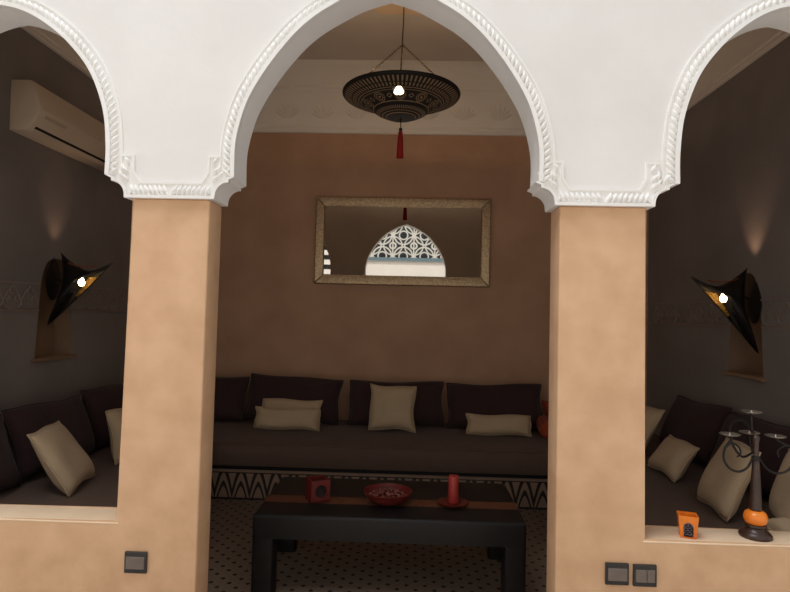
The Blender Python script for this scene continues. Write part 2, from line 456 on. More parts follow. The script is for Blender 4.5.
NY0, NY1, NZ0, NZN, NZ1 = 1.90+DY, 2.33+DY, 1.165, 1.60, 1.88
def niche_outline(dy):
    pts = [(NY0+dy, NZ0), (NY1+dy, NZ0), (NY1+dy-.035, NZN)]
    cy = (NY0+NY1)/2+dy; hw = (NY1-NY0)/2-.035
    for i in range(1, 12):
        t = i/12; w = hw*math.cos(PI/2*t)**.75
        pts.append((cy+w, NZN+(NZ1-NZN)*math.sin(PI/2*t)))
    pts.append((cy, NZ1))
    for i in range(11, 0, -1):
        t = i/12; w = hw*math.cos(PI/2*t)**.75
        pts.append((cy-w, NZN+(NZ1-NZN)*math.sin(PI/2*t)))
    pts.append((NY0+dy+.035, NZN)); return pts
for nm, x, s in (('wall_left', XL, -1), ('wall_right', XR, 1)):
    bm = bmesh.new()
    ol = [(0.0, 0), (YB, 0), (YB, ZCEIL), (0.0, ZCEIL)]; hl = niche_outline(0.0)
    loops = []
    for pts in (ol, hl):
        vs = [bm.verts.new((x, p[0], p[1])) for p in pts]
        loops.append([bm.edges.new((vs[i], vs[(i+1) % len(vs)])) for i in range(len(vs))])
    bmesh.ops.triangle_fill(bm, edges=loops[0]+loops[1], use_beauty=True)
    # thickness: outer skin
    box(bm, min(x+s*.15, x+s*.19), max(x+s*.15, x+s*.19), .01, 3.65, 0, 4.2)
    me = bpy.data.meshes.new(nm)
    build(nm, bm, 'side', kind='structure')
    bm = bmesh.new()
    pts = niche_outline(0.0); n = len(pts)
    v0 = [bm.verts.new((x, *p)) for p in pts]; v1 = [bm.verts.new((x+s*.13, *p)) for p in pts]
    for i in range(n): bm.faces.new((v0[i], v0[(i+1) % n], v1[(i+1) % n], v1[i]))
    bm.faces.new(v1)
    box(bm, min(x+s*.10, x-s*.03), max(x+s*.10, x-s*.03), NY0-.03, NY1+.03, NZ0-.022, NZ0+.004, .004)
    build('trim_%d' % tn, bm, 'niche', kind='structure'); tn += 1
    # carved dark frieze with interlaced scrolls
    bm = bmesh.new(); xi = x-s*.003
    def bx_y(y0, y1, z0, z1, d):
        box(bm, min(x, x-s*d), max(x, x-s*d), y0, y1, z0, z1)
    for y0, y1 in ((TB+.01, NY0+.02), (NY1-.02, YB)):
        bx_y(y0, y1, 1.495, 1.507, .012); bx_y(y0, y1, 1.680, 1.690, .012)
        y = y0+.09
        while y < y1-.08:
            for sg in (-1, 1):
                arc = [(xi-s*.004, y+sg*.085*math.sin(t*PI/10), 1.512+.155*(1-math.cos(t*PI/20))) for t in range(11)]
                tube(bm, arc, .005, 5)
                spi = [(xi-s*.004, y+sg*(.045+(.028-.0022*t)*math.cos(t*.75)), 1.575+(.03-.0022*t)*math.sin(t*.75)) for t in range(12)]
                tube(bm, spi, .0045, 5)
            tube(bm, [(xi-s*.004, y+.024*math.cos(t*PI/6), 1.635+.024*math.sin(t*PI/6)) for t in range(13)], .0045, 5)
            y += .172
    build('trim_%d' % tn, bm, 'frieze', smooth=60, kind='structure'); tn += 1

# cornice: beads, carved frieze, upper mouldings, round three walls
ZK = 3.35
def cornice_prof():
    return [(0, ZK), (.020, ZK+.004), (.026, ZK+.018), (.018, ZK+.032), (.018, ZK+.044), (.028, ZK+.052), (.028, ZK+.068), (.014, ZK+.076),
            (.012, 3.76), (.022, 3.772), (.028, 3.79), (.020, 3.812), (.040, 3.83), (.052, 3.95), (.075, 4.0), (.095, 4.022), (.10, ZCEIL), (0, ZCEIL)]
bm = prism(bmesh.new(), [(YB-d, z) for d, z in cornice_prof()], 'x', XL, XR)
build('trim_%d' % tn, bm, 'carved', smooth=30, kind='structure'); tn += 1
bm = prism(bmesh.new(), [(XL+d, z) for d, z in cornice_prof()], 'y', TB, YB); build('trim_%d' % tn, bm, 'carved', smooth=30, kind='structure'); tn += 1
bm = prism(bmesh.new(), [(XR-d, z) for d, z in cornice_prof()], 'y', TB, YB); build('trim_%d' % tn, bm, 'carved', smooth=30, kind='structure'); tn += 1
bm = prism(bmesh.new(), [(TB+d, z) for d, z in cornice_prof()], 'x', XL, XR); build('trim_%d' % tn, bm, 'carved', smooth=30, kind='structure'); tn += 1
# raised arabesque on the back cornice: row of palmettes
bm = bmesh.new(); x = XL+.2
while x < XR-.1:
    for k in range(-3, 4):
        a = k*.33
        p0 = (x+.02*math.sin(a), YB-.016, 3.50); L = .17-.016*abs(k)
        pts = [(p0[0]+math.sin(a)*L*t, YB-.015, p0[2]+math.cos(a)*L*t) for t in (0, .35, .7, 1)]
        tube(bm, pts, [.004, .011, .012, .004], 5)
    x += .36
build('trim_%d' % tn, bm, 'cornice', smooth=60, kind='structure'); tn += 1
# octagonal ceiling rose
LX, LY = -.12, 2.30+DY
bm = bmesh.new()
def octo(r, off=PI/8): return [(LX+r*math.cos(off+i*PI/4), LY+r*math.sin(off+i*PI/4)) for i in range(8)]
prism(bm, octo(.50), 'z', ZCEIL-.03, ZCEIL); prism(bm, octo(.44), 'z', ZCEIL-.05, ZCEIL-.03); prism(bm, octo(.16), 'z', ZCEIL-.07, ZCEIL-.05)
build('trim_%d' % tn, bm, 'rose', kind='structure'); tn += 1

# ------------------------------------------------------------------ courtyard (seen in the mirror, and the source of the light)
build('floor_courtyard', B(-4.8, 4.8, -6.8, 0, -.12, 0), 'yard_floor', kind='structure')
YY = -6.0
build('wall_courtyard', B(-4.8, 4.8, YY-.2, YY, 0, 4.6), 'yard', kind='structure')
build('trim_%d' % tn, B(-4.0, 4.0, YY, YY+.03, 2.99, 4.3), 'tracery', kind='structure'); tn += 1
build('trim_%d' % tn, B(-4.0, 4.0, YY, YY+.035, 2.90, 2.985), 'blue', kind='structure'); tn += 1
build('wall_courtyard_left', B(-4.8, -4.6, YY, 0, 0, 4.2), 'yard', kind='structure')
build('wall_courtyard_right', B(4.6, 4.8, YY, 0, 0, 4.2), 'yard', kind='structure')
build('trim_%d' % tn, B(-2.62, -1.70, YY+.04, YY+.25, 0, 4.4), 'stripe', kind='structure'); tn += 1

# ------------------------------------------------------------------ switches on the pillars
def plate(x, z, label, split=False):
    t = thing('light_switch', label, 'switch', (x*K, 0, z*K+KZ))
    t.scale = (K*.96, K*.96, K*.96)
    build('switch_frame', B(-.0415, .0415, -.010, .0015, -.0385, .0385, .003), 'switch', t)
    if not split:
        build('rocker', B(-.034, .034, -.0145, -.008, -.022, .022, .002), 'rocker', t)
    else:
        build('rocker', B(-.034, .004, -.0145, -.008, -.022, .022, .002), 'rocker', t)
        build('rocker', B(.006, .034, -.0135, -.008, -.022, .022, .002), 'rocker', t)
    return t
plate(-.953, .647, 'square dark grey light switch alone on the tan pillar, below the sill without ornaments')
plate(.722, .668, 'dark grey light switch, the doorway side of a pair on the pillar')
plate(.816, .666, 'dark grey light switch, the candelabra side of a pair', True)

# ------------------------------------------------------------------ banquettes
SB = 2.67+DY                                   # front of the back bench
LF, RF = -1.60, 1.20                        # fronts of the side benches
def bench(name, label, x0, x1, y0, y1, axis, front):
    t = thing(name, label, 'bench', (0, 0, 0))
    build('plinth', B(x0, x1, y0, y1, 0, .222), zigzag_mat(axis, 0, .222), t)
    e = dict(b=(x0, x1, y0-.012, y0+.04), l=(x1-.04, x1+.012, y0, y1), r=(x0-.012, x0+.04, y0, y1))[front]
    build('edge_strip', B(*e, .222, .240, .003), 'stone', t)
    build('seat_board', B(x0+.01, x1-.01, y0+.01, y1-.01, .240, .272), 'gap', t)
    return t
bench('banquette_bench', 'low built bench along the back wall with arch-patterned dark and cream tile front', XL+.005, XR-.005, SB, YB-.005, 0, 'b')
bench('banquette_bench', 'low built bench along the dark wall under the air conditioner', XL+.005, LF, TB+.02, SB-.02, 1, 'l')
bench('banquette_bench', 'low built bench along the dark wall behind the candelabra sill', RF, XR-.005, TB+.02, SB-.02, 1, 'r')

def mattress(label, x0, x1, y0, y1):
    bm = bmesh.new(); z0, z1 = .272, .458
    nx, ny = max(6, int((x1-x0)/.12)), max(6, int((y1-y0)/.12))
    w, d, h = x1-x0, y1-y0, z1-z0
    box(bm, x0, x1, y0, y1, z0, z1)
    bmesh.ops.subdivide_edges(bm, edges=bm.edges[:], cuts=7, use_grid_fill=True)
    for v in bm.verts:
        u = (v.co.x-x0)/w*2-1; q = (v.co.y-y0)/d*2-1; k = (v.co.z-z0)/h*2-1
        puff = .018*(1-u**4)*(1-q**4)
        if k > .99: v.co.z += puff
        side = (1-k*k)*.022
        if abs(u) > .99: v.co.x += math.copysign(side*(1-q**4), u)
        if abs(q) > .99: v.co.y += math.copysign(side*(1-u**4), q)
    o = build('banquette_mattress', bm, 'seat_fab', smooth=180)
    bv = o.modifiers.new('round', 'BEVEL'); bv.width = .035; bv.segments = 4; bv.limit_method = 'ANGLE'; bv.angle_limit = math.radians(60)
    tag(o, label, 'mattress')
    for k, z in (('top', z1-.008), ('bottom', z0+.010)):
        bm = bmesh.new(); i = -.012
        pts = [(x0+.03, y0+.03, 180), (x1-.03, y0+.03, 270), (x1-.03, y1-.03, 0), (x0+.03, y1-.03, 90)]
        ring = [(cx+.033*math.cos(math.radians(a0+k*22.5)), cy+.033*math.sin(math.radians(a0+k*22.5)), z) for cx, cy, a0 in pts for k in range(5)]
        tube(bm, ring+ring[:1], .006, 5)
        build('piping', bm, 'seat_fab', o, smooth=180)
mattress('long brown mattress on the tiled bench along the back wall', XL+.03, XR-.03, SB-.015, YB-.03)
mattress('brown mattress on the bench under the air conditioner', XL+.03, LF+.02, TB+.04, SB-.06)
mattress('brown mattress on the bench behind the candelabra and orange lantern', RF-.02, XR-.03, TB+.04, SB-.06)

# ------------------------------------------------------------------ cushions
def pillow_bm(w, h, t, ear=.10, N=18, seed=0, slump=0.0):
    rnd = random.Random(seed); ph = [rnd.uniform(0, 6) for _ in range(6)]
    bm = bmesh.new(); fr = []; bk = []
    for side, store in ((-1, fr), (1, bk)):
        for i in range(N+1):
            row = []
            for j in range(N+1):
                u = -1+2*i/N; v = -1+2*j/N
                # corners stay out, edge middles pull in
                x = w/2*u*(1-ear*(1-v*v)*abs(u)**1.5); z = h/2*v*(1-ear*(1-u*u)*abs(v)**1.5)
                th = t/2*((1-u**4)*(1-v**4))**.55
                th *= 1+.10*math.sin(3*u+ph[0])*math.sin(2.6*v+ph[1])
                th *= 1-.25*v*slump
                x += .006*math.sin(4*v+ph[2]); z += .006*math.sin(4*u+ph[3])
                edge = i in (0, N) or j in (0, N)
                if side == 1 and edge: row.append(fr[i][j])
                else: row.append(bm.verts.new((x, side*th, z+h/2)))
            store.append(row)
        for i in range(N):
            for j in range(N):
                q = (store[i][j], store[i+1][j], store[i+1][j+1], store[i][j+1])
                try: bm.faces.new(q if side == -1 else q[::-1])
                except ValueError: pass
    return bm
def seam_bm(w, h, ear, N=18, seed=0):
    rnd = random.Random(seed); ph = [rnd.uniform(0, 6) for _ in range(6)]
    ring = [(-1+2*k/N, -1) for k in range(N)]+[(1, -1+2*k/N) for k in range(N)]+[(1-2*k/N, 1) for k in range(N)]+[(-1, 1-2*k/N) for k in range(N)]
    pts = []
    for u, v in ring+ring[:1]:
        x = w/2*u*(1-ear*(1-v*v)*abs(u)**1.5); z = h/2*v*(1-ear*(1-u*u)*abs(v)**1.5)
        pts.append((x+.006*math.sin(4*v+ph[2]), 0, z+h/2+.006*math.sin(4*u+ph[3])))
    return tube(bmesh.new(), pts, .005, 5)
sd = [10]
def cushion(name, label, m, w, h, t, loc, yaw=0, lean=15, roll=0, ear=.08, group=None, slump=.8):
    sd[0] += 1
    o = build(name, pillow_bm(w, h, t, ear, seed=sd[0], slump=slump), m, smooth=180)
    o.location = loc; o.rotation_mode = 'YXZ'
    o.rotation_euler = (-math.radians(lean), math.radians(roll), math.radians(yaw))
    low = min((o.rotation_euler.to_matrix() @ v.co).z for v in o.data.vertices)
    o.location.z = .4835-low
    tag(o, label, 'cushion', group)
    build('seam', seam_bm(w, h, ear, seed=sd[0]), m, o, smooth=180)
    return o
ZT = .475
DK = 'back cushions along the banquettes'; CR = 'cream scatter cushions'
for x, r, lab in ((-1.99, 0, 'dark back cushion half hidden by the pillar with the lone switch'),
                  (-1.10, 2.6, 'dark aubergine back cushion behind the two stacked cream lumbar cushions'),
                  (-.115, -.6, 'dark aubergine back cushion directly behind the square cream cushion'),
                  (.815, -1.2, 'dark aubergine back cushion beside the orange bolster, behind one lumbar cushion')):
    cushion('back_cushion', lab, 'dark_fab', .90, .425, .19, (x-.02, 3.40+DY, ZT-.01), 0, 22, r, .05, DK)
for y, lab in ((.92, 'dark back cushion at the near end of the bench under the air conditioner'),
               (1.745, 'dark back cushion behind the cream cushion beneath the wall niche and air conditioner'),
               (2.57, 'dark back cushion in the far corner of the bench under the air conditioner')):
    cushion('back_cushion', lab, 'dark_fab', .795, .43, .19, (-2.28, y+DY, ZT-.01), 90, 20, 2, .05, DK)
for y, lab in ((.92, 'dark back cushion behind the candelabra stem, nearest the arcade'),
               (1.74, 'dark back cushion behind the big tilted cream cushion, right of the orange lantern'),
               (2.56, 'dark back cushion with a raised top behind the small cream cushion beside the pillar')):
    cushion('back_cushion', lab, 'dark_fab', .81, .44, .19, (2.12, y+DY, ZT-.01), -90, 20, -2, .05, DK)
cushion('lumbar_cushion', 'upper cream lumbar cushion standing behind another one on the back bench', 'cream_fab', .55, .25, .10, (-1.09, 3.205+DY, ZT), 0, 22, 1, .04, CR)
cushion('lumbar_cushion', 'front cream lumbar cushion of the two stacked on the back bench', 'cream_fab', .585, .185, .11, (-1.09, 3.09+DY, ZT), 0, 18, .5, .04, CR)
cushion('scatter_cushion', 'square cream cushion standing alone at the middle of the back bench', 'cream_fab', .42, .41, .13, (-.165, 3.14+DY, ZT), 0, 18, 1, .09, CR)
cushion('lumbar_cushion', 'single cream lumbar cushion on the back bench near the orange bolster', 'cream_fab', 0.57, .175, .11, (.785, 3.11+DY, ZT), 0, 18, 0, .04, CR)
cushion('scatter_cushion', 'large cream cushion tilted on the bench in the arch with the air conditioner', 'cream_fab', .415, .405, .12, (-1.925, 1.354+DY, ZT+.01), 101, 33, 0, .05, CR)
cushion('scatter_cushion', 'cream cushion below the air conditioner cut off by the edge of the tan pillar', 'cream_fab', .40, .36, .12, (-1.93, 2.02+DY, ZT), 80, 14, 0, .07, CR)
cushion('scatter_cushion', 'cream cushion seen right beside the pillar edge in the candelabra arch', 'cream_fab', .42, .42, .13, (1.694, 2.662+DY, ZT+.01), -75, 32, 0, .08, CR)
cushion('scatter_cushion', 'small cream cushion lying tilted above the orange lantern', 'cream_fab', .425, .27, .11, (1.717, 2.003+DY, ZT+.01), -90, 35, -.5, .07, CR)
cushion('scatter_cushion', 'large plain cream cushion leaning just behind the candelabra stem', 'cream_fab', .42, .40, .11, (1.70, 1.297+DY, ZT+.01), -97, 24, -1, .02, CR)
cushion('scatter_cushion', 'cream cushion at the picture edge behind the right candle arm', 'cream_fab', .38, .38, .12, (1.935, 1.02+DY, ZT), -104, 12, 0, .05, CR)
cushion('scatter_cushion', 'pale cushion lying flat on the bench behind the candelabra base', 'cream_fab', .34, .22, .08, (1.79, .815+DY, ZT+.03), -84, 76, 0, .08, CR)
# orange bolster and cushion
bm = bmesh.new()
bmp = [(0, -.002), (.045, 0), (.066, .010), (.074, .03)] + [(.076, .03+.34*k/5) for k in range(6)] + [(.074, .38), (.066, .40), (.045, .41), (0, .412)]
lathe(bm, bmp, 28)
o = build('bolster', bm, 'orange_fab', smooth=60)
o.location = (1.19, 2.98+DY, ZT+.085); o.rotation_euler = (-PI/2, 0, math.radians(-6))
tag(o, 'round orange bolster lying end-on at the end of the back bench', 'cushion')
bm = bmesh.new(); lathe(bm, [(0, -.012), (.006, -.011), (.012, -.006), (.013, .001)], 14); build('button', bm, 'orange_fab', o, smooth=60)
cushion('scatter_cushion', 'orange cushion standing in the corner behind the orange bolster', 'orange_fab', .34, .25, .12, (1.44, 3.54+DY, ZT), 6, 14, 0, .08)

# ------------------------------------------------------------------ coffee table
tx0, tx1, ty0, ty1, tz = -.832, .630, 1.09+DY, 1.80+DY, .45
t = thing('coffee_table', 'low dark wooden coffee table with thick legs and a red-brown inlaid strip', 'table', ((tx0+tx1)/2, (ty0+ty1)/2, 0))
hw, hd = (tx1-tx0)/2, (ty1-ty0)/2
bm = B(-hw, hw, -hd-.02, hd, tz-.128, tz)
bmesh.ops.bevel(bm, geom=[e for e in bm.edges if any(v.co.z > tz-.01 for v in e.verts)], offset=.02, segments=4, profile=.5, affect='EDGES')
build('table_top', bm, 'wood', t, smooth=40)
build('inlay_strip', B(-hw+.004, hw-.004, -hd+.19, -hd+.31, tz-.004, tz+.0015), 'red_wood', t)
for sx in (-1, 1):
    for sy in (-1, 1):
        x0, x1 = sorted((sx*hw, sx*(hw-.115))); y0, y1 = sorted((sy*hd-(.02 if sy < 0 else 0), sy*(hd-.115)))
        bm = B(x0, x1, y0, y1, 0, tz-.127)
        bmesh.ops.bevel(bm, geom=[e for e in bm.edges if abs(e.verts[0].co.z-e.verts[1].co.z) > .1], offset=.02, segments=4, profile=.5, affect='EDGES')
        build('leg', bm, 'wood', t, smooth=40)
# cube lantern
ct = thing('tea_light_holder', 'red-orange cube candle holder with round dark opening on the coffee table', 'candle holder', (-.525, 1.335+DY, tz+.002), math.radians(28))
bm = bmesh.new(); s = .056; h = .125
for a in ((-s, s, s-.012, s), (-s, -s+.012, -s+.012, s-.012), (s-.012, s, -s+.012, s-.012)): box(bm, a[0], a[1], a[2], a[3], 0, h, .002)
# front side with a real round opening
ring = [(.034*math.cos(i*PI/12), .062+.036*math.sin(i*PI/12)) for i in range(24)]
def with_hole(bm, outer, hole, y0, y1):
    for y in (y0, y1):
        es = []
        for pts in (outer, hole):
            vs = [bm.verts.new((p[0], y, p[1])) for p in pts]
            es += [bm.edges.new((vs[i], vs[(i+1) % len(vs)])) for i in range(len(vs))]
        bmesh.ops.triangle_fill(bm, edges=es, use_beauty=True)
    for pts in (outer, hole):
        n = len(pts)
        for i in range(n):
            a, b = pts[i], pts[(i+1) % n]
            bm.faces.new([bm.verts.new(q) for q in ((a[0], y0, a[1]), (b[0], y0, b[1]), (b[0], y1, b[1]), (a[0], y1, a[1]))])
with_hole(bm, [(-s, 0), (s, 0), (s, h), (-s, h)], ring, -s, -s+.012)
box(bm, -s, s, -s, s, 0, .010)
build('holder_body', bm, 'red_clay', ct)
build('opening_shade_panel', lathe(bmesh.new(), [(0, 0), (.033, 0), (.033, .004), (0, .004)], 24).copy() if False else B(-.040, .040, -s+.0125, -s+.015, .022, .102), 'dark', ct)  # dark sheet behind the round opening, painted in place of the shade inside
# bowl of potpourri
bt = thing('bowl', 'shallow red lacquer bowl at the middle of the coffee table holding dried petals', 'bowl', (-.118, 1.33+DY, tz+.002))
bm = lathe(bmesh.new(), [(0, 0), (.070, 0), (.076, .008), (.105, .020), (.128, .040), (.140, .066), (.143, .068), (.138, .070), (.124, .044), (.100, .026), (.07, .018), (0, .016)], 40)
build('bowl_shell', bm, 'red_clay', bt, smooth=50)
bm = lathe(bmesh.new(), [(.066, -.0015), (.072, .001), (.070, .006)], 40); build('foot_ring', bm, 'wood', bt, smooth=50)
bm = bmesh.new(); rnd = random.Random(3)
for k in range(170):
    r = .108*math.sqrt(rnd.random()); a = rnd.uniform(0, 2*PI); z = .034+.024*(1-(r/.11)**2)+rnd.uniform(-.004, .010)
    mt = Matrix.Translation((r*math.cos(a), r*math.sin(a), z)) @ Matrix.Rotation(rnd.uniform(0, 6), 4, 'Z') @ Matrix.Rotation(rnd.uniform(-.9, .9), 4, 'X') @ Matrix.Diagonal((1, .6, .25, 1))
    bmesh.ops.create_icosphere(bm, subdivisions=1, radius=rnd.uniform(.009, .016), matrix=mt)
o = build('dried_petals', bm, 'potp', loc=(-.118, 1.33+DY, tz+.002)); tag(o, 'heap of dried red petals filling the bowl on the coffee table', 'potpourri'); o['kind'] = 'stuff'
# candle and plate
o = build('saucer', lathe(bmesh.new(), [(0, 0), (.05, 0), (.056, .004), (.084, .014), (.088, .017), (.083, .018), (.052, .009), (0, .008)], 36), 'red_clay', smooth=50, loc=(.258, 1.33+DY, tz+.002))
tag(o, 'dark red saucer under the pillar candle on the coffee table', 'plate')
cd = thing('pillar_candle', 'tall red pillar candle on a saucer at one end of the coffee table', 'candle', (.258, 1.33+DY, tz+.0105))
wx = build('wax', lathe(bmesh.new(), [(0, 0), (.028, 0), (.030, .003), (.030, .150), (.027, .156), (.020, .152), (0, .149)], 28), 'wax', cd, smooth=50)
build('wick', tube(bmesh.new(), [(0, 0, .148), (.001, 0, .158), (.004, 0, .165)], .0015, 6), 'dark', wx)

# ------------------------------------------------------------------ mirror on the back wall
mt = thing('wall_mirror', 'wide rectangular mirror with hammered silver frame on the back wall', 'mirror', (-.117, YB-.004, 1.815))
W2, HH, FW = .878, .878, .088
TILT = -.001
mt.rotation_euler = (TILT, 0, 0)
mt.location.y = YB-.040
for nm, poly in (('top', [(-W2, HH), (W2, HH), (W2-FW, HH-FW), (-W2+FW, HH-FW)]), ('bot', [(-W2, 0), (-W2+FW, FW), (W2-FW, FW), (W2, 0)]),
                 ('l', [(-W2, 0), (-W2, HH), (-W2+FW, HH-FW), (-W2+FW, FW)]), ('r', [(W2, 0), (W2-FW, FW), (W2-FW, HH-FW), (W2, HH)])):
    bm = prism(bmesh.new(), poly, 'y', -.022, .028)
    bmesh.ops.bevel(bm, geom=[e for e in bm.edges if all(v.co.y < -.02 for v in e.verts)], offset=.009, segments=3, profile=.5, affect='EDGES')
    build('frame_rail', bm, 'frame', mt, smooth=30)
bm = bmesh.new(); i = FW
for q in ([(-W2+i, i), (W2-i, i)], [(W2-i, i), (W2-i, HH-i)], [(W2-i, HH-i), (-W2+i, HH-i)], [(-W2+i, HH-i), (-W2+i, i)]):
    tube(bm, [(q[0][0], -.016, q[0][1]), (q[1][0], -.016, q[1][1])], .006, 6)
build('inner_bead', bm, 'frame', mt, smooth=60)
build('glass', B(-W2+FW-.01, W2-FW+.01, -.006, .004, FW-.01, HH-FW+.01), 'mirror', mt)

# ------------------------------------------------------------------ air conditioner on the dark wall
at = thing('air_conditioner', 'cream split air conditioner unit high on the dark brown wall', 'air conditioner', (XL, 1.56+DY, 2.655))
AL = 1.16
pr = [(0, .325), (.118, .325), (.138, .318), (.168, .25), (.198, .165), (.202, .140), (.190, .112), (.150, .045), (.120, .012), (.10, 0), (0, 0)]
bm = bmesh.new(); prism(bm, [(a, b) for a, b in pr], 'y', 0, AL)
bmesh.ops.bevel(bm, geom=[e for e in bm.edges if abs(e.verts[0].co.y-e.verts[1].co.y) < 1e-5], offset=.006, segments=2, profile=.5, affect='EDGES')
ac_ = build('casing', bm, 'ac', at, smooth=35)
def on_front(a, b, y0, y1, off, th):
    bm = bmesh.new(); A, D = Vector(a), Vector(b); nrm = Vector(((D-A).y, -(D-A).x)).normalized()
    if nrm.x < 0: nrm = -nrm
    prism(bm, [tuple(A+nrm*off), tuple(D+nrm*off), tuple(D+nrm*(off+th)), tuple(A+nrm*(off+th))], 'y', y0, y1); return bm
build('air_outlet', on_front((.143, .037), (.131, .024), .05, AL-.05, -.004, .0055), 'ac_dark', at)
build('outlet_flap', on_front((.129, .021), (.112, .006), .05, AL-.05, -.002, .005), 'ac', at)
build('panel_joint', on_front((.2005, .148), (.2005, .141), .02, AL-.02, -.002, .003), 'ac_grey', at)
build('display_strip', on_front((.193, .117), (.180, .096), .07, .30, -.002, .003), 'ac_grey', ac_)

# ------------------------------------------------------------------ wall sconces
def sconce(x, s, y, z, label, drop=0):
    """folded iron leaf standing out from the wall; s=+1 when the room lies towards +x"""
    t = thing('wall_sconce', label, 'wall lamp', (x, y, z))
    bm = bmesh.new()                                     # pointed oval back plate, hung on the wall
    for i in range(2):
        pass
    N = 20; pts = []
    for k in range(N):
        a = 2*PI*k/N
        w = .080*math.sin(a); h = .130*math.cos(a)
        h *= 1+.25*max(0, math.cos(a))**6
        pts.append((w*(1-.15*abs(math.cos(a))), h))
    c0 = bm.verts.new((s*.035, 0, 0)); ring = [bm.verts.new((s*.010, p[0], p[1])) for p in pts]; r0 = [bm.verts.new((0, p[0], p[1])) for p in pts]
    for k in range(N):
        j = (k+1) % N
        bm.faces.new((c0, ring[k], ring[j])); bm.faces.new((ring[k], r0[k], r0[j], ring[j]))
    bm.faces.new(r0)
    tube(bm, [(s*.006, 0, .12), (s*.005, 0, .19)], [.004, .001], 6)
    build('back_plate', bm, 'iron', t, smooth=40, loc=(0, 0, -.6*drop))
    build('arm', tube(bmesh.new(), [(s*.02, 0, .0), (s*.055, 0, .005), (s*.10, 0, .02)], .009, 8), 'iron', t, smooth=60)
    # shade: two curved sheets meeting along the fold (wall side) and the tips
    A = (.435, .150)      # outer tip
    Bt = (-.02, -.305-drop)    # lower tip
    Cc = (.055, .215)     # inner fin
    def quad(p, q, c, u): return ((1-u)**2*p[0]+2*u*(1-u)*c[0]+u*u*q[0], (1-u)**2*p[1]+2*u*(1-u)*c[1]+u*u*q[1])
    fold = [quad(Bt, Cc, (.115, -.03), i/14) for i in range(15)]
    hyp = [quad(Bt, A, (.19, -.06), i/14) for i in range(15)]
    top = [quad(Cc, A, (.20, .075), i/10) for i in range(11)]
    for side in (-1, 1):
        bm = bmesh.new(); rows = []
        nv = 12
        for i in range(15):
            f0, h0 = fold[i], hyp[i]; row = []
            for j in range(nv+1):
                u = j/nv
                px = f0[0]+(h0[0]-f0[0])*u; pz = f0[1]+(h0[1]-f0[1])*u
                tt = i/14
                pz -= .095*math.sin(PI*u)*tt**4          # dips the top edge
                bulge = (.090*math.sin(PI*min(1, u*.85))+.012*u)*math.sin(PI*(.01+.96*tt))**.75
                row.append(bm.verts.new((s*px, side*bulge, pz)))
            rows.append(row)
        for i in range(14):
            for j in range(nv):
                if side == -1 and 7 <= i <= 11 and j >= nv-4+abs(i-9): continue     # window in the sheet facing the arcade
                vs = (rows[i][j], rows[i][j+1], rows[i+1][j+1], rows[i+1][j])
                bm.faces.new(vs)
        o = build('shade_sheet', bm, 'iron', t, smooth=60)
        so = o.modifiers.new('thickness', 'SOLIDIFY'); so.thickness = .003; so.offset = 0
        if side == 1:
            bm = bmesh.new(); q = []
            for i in range(6, 13):
                q.append([rows_co for rows_co in []])
            cos = [[(s*(fold[i][0]+(hyp[i][0]-fold[i][0])*u), .85*(.090*math.sin(PI*u*.85)+.012*u)*math.sin(PI*(.01+.96*i/14))**.75-.004, fold[i][1]+(hyp[i][1]-fold[i][1])*u-.095*math.sin(PI*u)*(i/14)**4) for u in (.62, .72, .82, .91, .99)] for i in range(6, 12)]
            gv = [[bm.verts.new(p) for p in r] for r in cos]
            for i in range(len(gv)-1):
                for j in range(4): bm.faces.new((gv[i][j], gv[i][j+1], gv[i+1][j+1], gv[i+1][j]))
            build('pierced_lining', bm, 'brass', t, smooth=60)
    rim = [(s*p[0], -.012-.06*math.sin(PI*k/10), p[1]-.015*math.sin(PI*k/10)) for k, p in enumerate(top)]
    build('painted_rim_glow', tube(bmesh.new(), rim[3:9], .0045, 6), 'rim_glow', t, smooth=60)  # tube added for the orange glow along the shade's inner top edge
    bz = .005
    build('bulb', lathe(bmesh.new(), [(0, -.030), (.014, -.026), (.022, -.012), (.022, .004), (.014, .020), (.009, .030), (0, .032)], 18), 'bulb', t, smooth=60, loc=(s*.225, -.02, bz))
    build('socket', tube(bmesh.new(), [(s*.10, -.005, .03), (s*.16, -.012, .055), (s*.222, -.02, .045), (s*.225, -.02, .03)], .008, 8), 'iron', t, smooth=60)
    l = bpy.data.lights.new('sconce_glow', 'SPOT'); l.energy = 3.0 if s < 0 else 1.4; l.color = (1, .60, .36); l.shadow_soft_size = .012; l.spot_size = math.radians(66); l.spot_blend = 1.0
    lo = bpy.data.objects.new('sconce_glow', l); C.objects.link(lo); lo.parent = t; lo.location = (s*.11, 0, .20); lo.rotation_euler = (math.radians(180), math.radians(-14*s), 0)
    return t
sconce(XL, 1, 2.07+DY, 1.705, 'black iron leaf-shaped sconce with lit bulb on the wall below the air conditioner')
sconce(XR, -1, 2.00+DY, 1.690, 'black iron leaf-shaped sconce with lit bulb on the wall above the candelabra', .06)

# ------------------------------------------------------------------ pendant lamp
pt = thing('pendant_lamp', 'large dark painted saucer pendant lamp with red tassel hanging from the ceiling', 'lamp', (LX, LY, 3.175))
R = .437
prof = [(R, .012), (R+.006, .004), (R, -.004), (.40, -.020), (.36, -.036), (.325, -.050), (.29, -.066), (.255, -.082), (.225, -.097), (.205, -.108), (.203, -.118), (.185, -.130), (.160, -.142), (.135, -.152), (.112, -.158), (.105, -.165), (.06, -.168), (0, -.168)]
fine = []
for (r0, z0), (r1, z1) in zip(prof, prof[1:]):
    for k in range(3): fine.append((r0+(r1-r0)*k/3, z0+(z1-z0)*k/3))
fine.append(prof[-1])
bm = lathe(bmesh.new(), fine, 144)
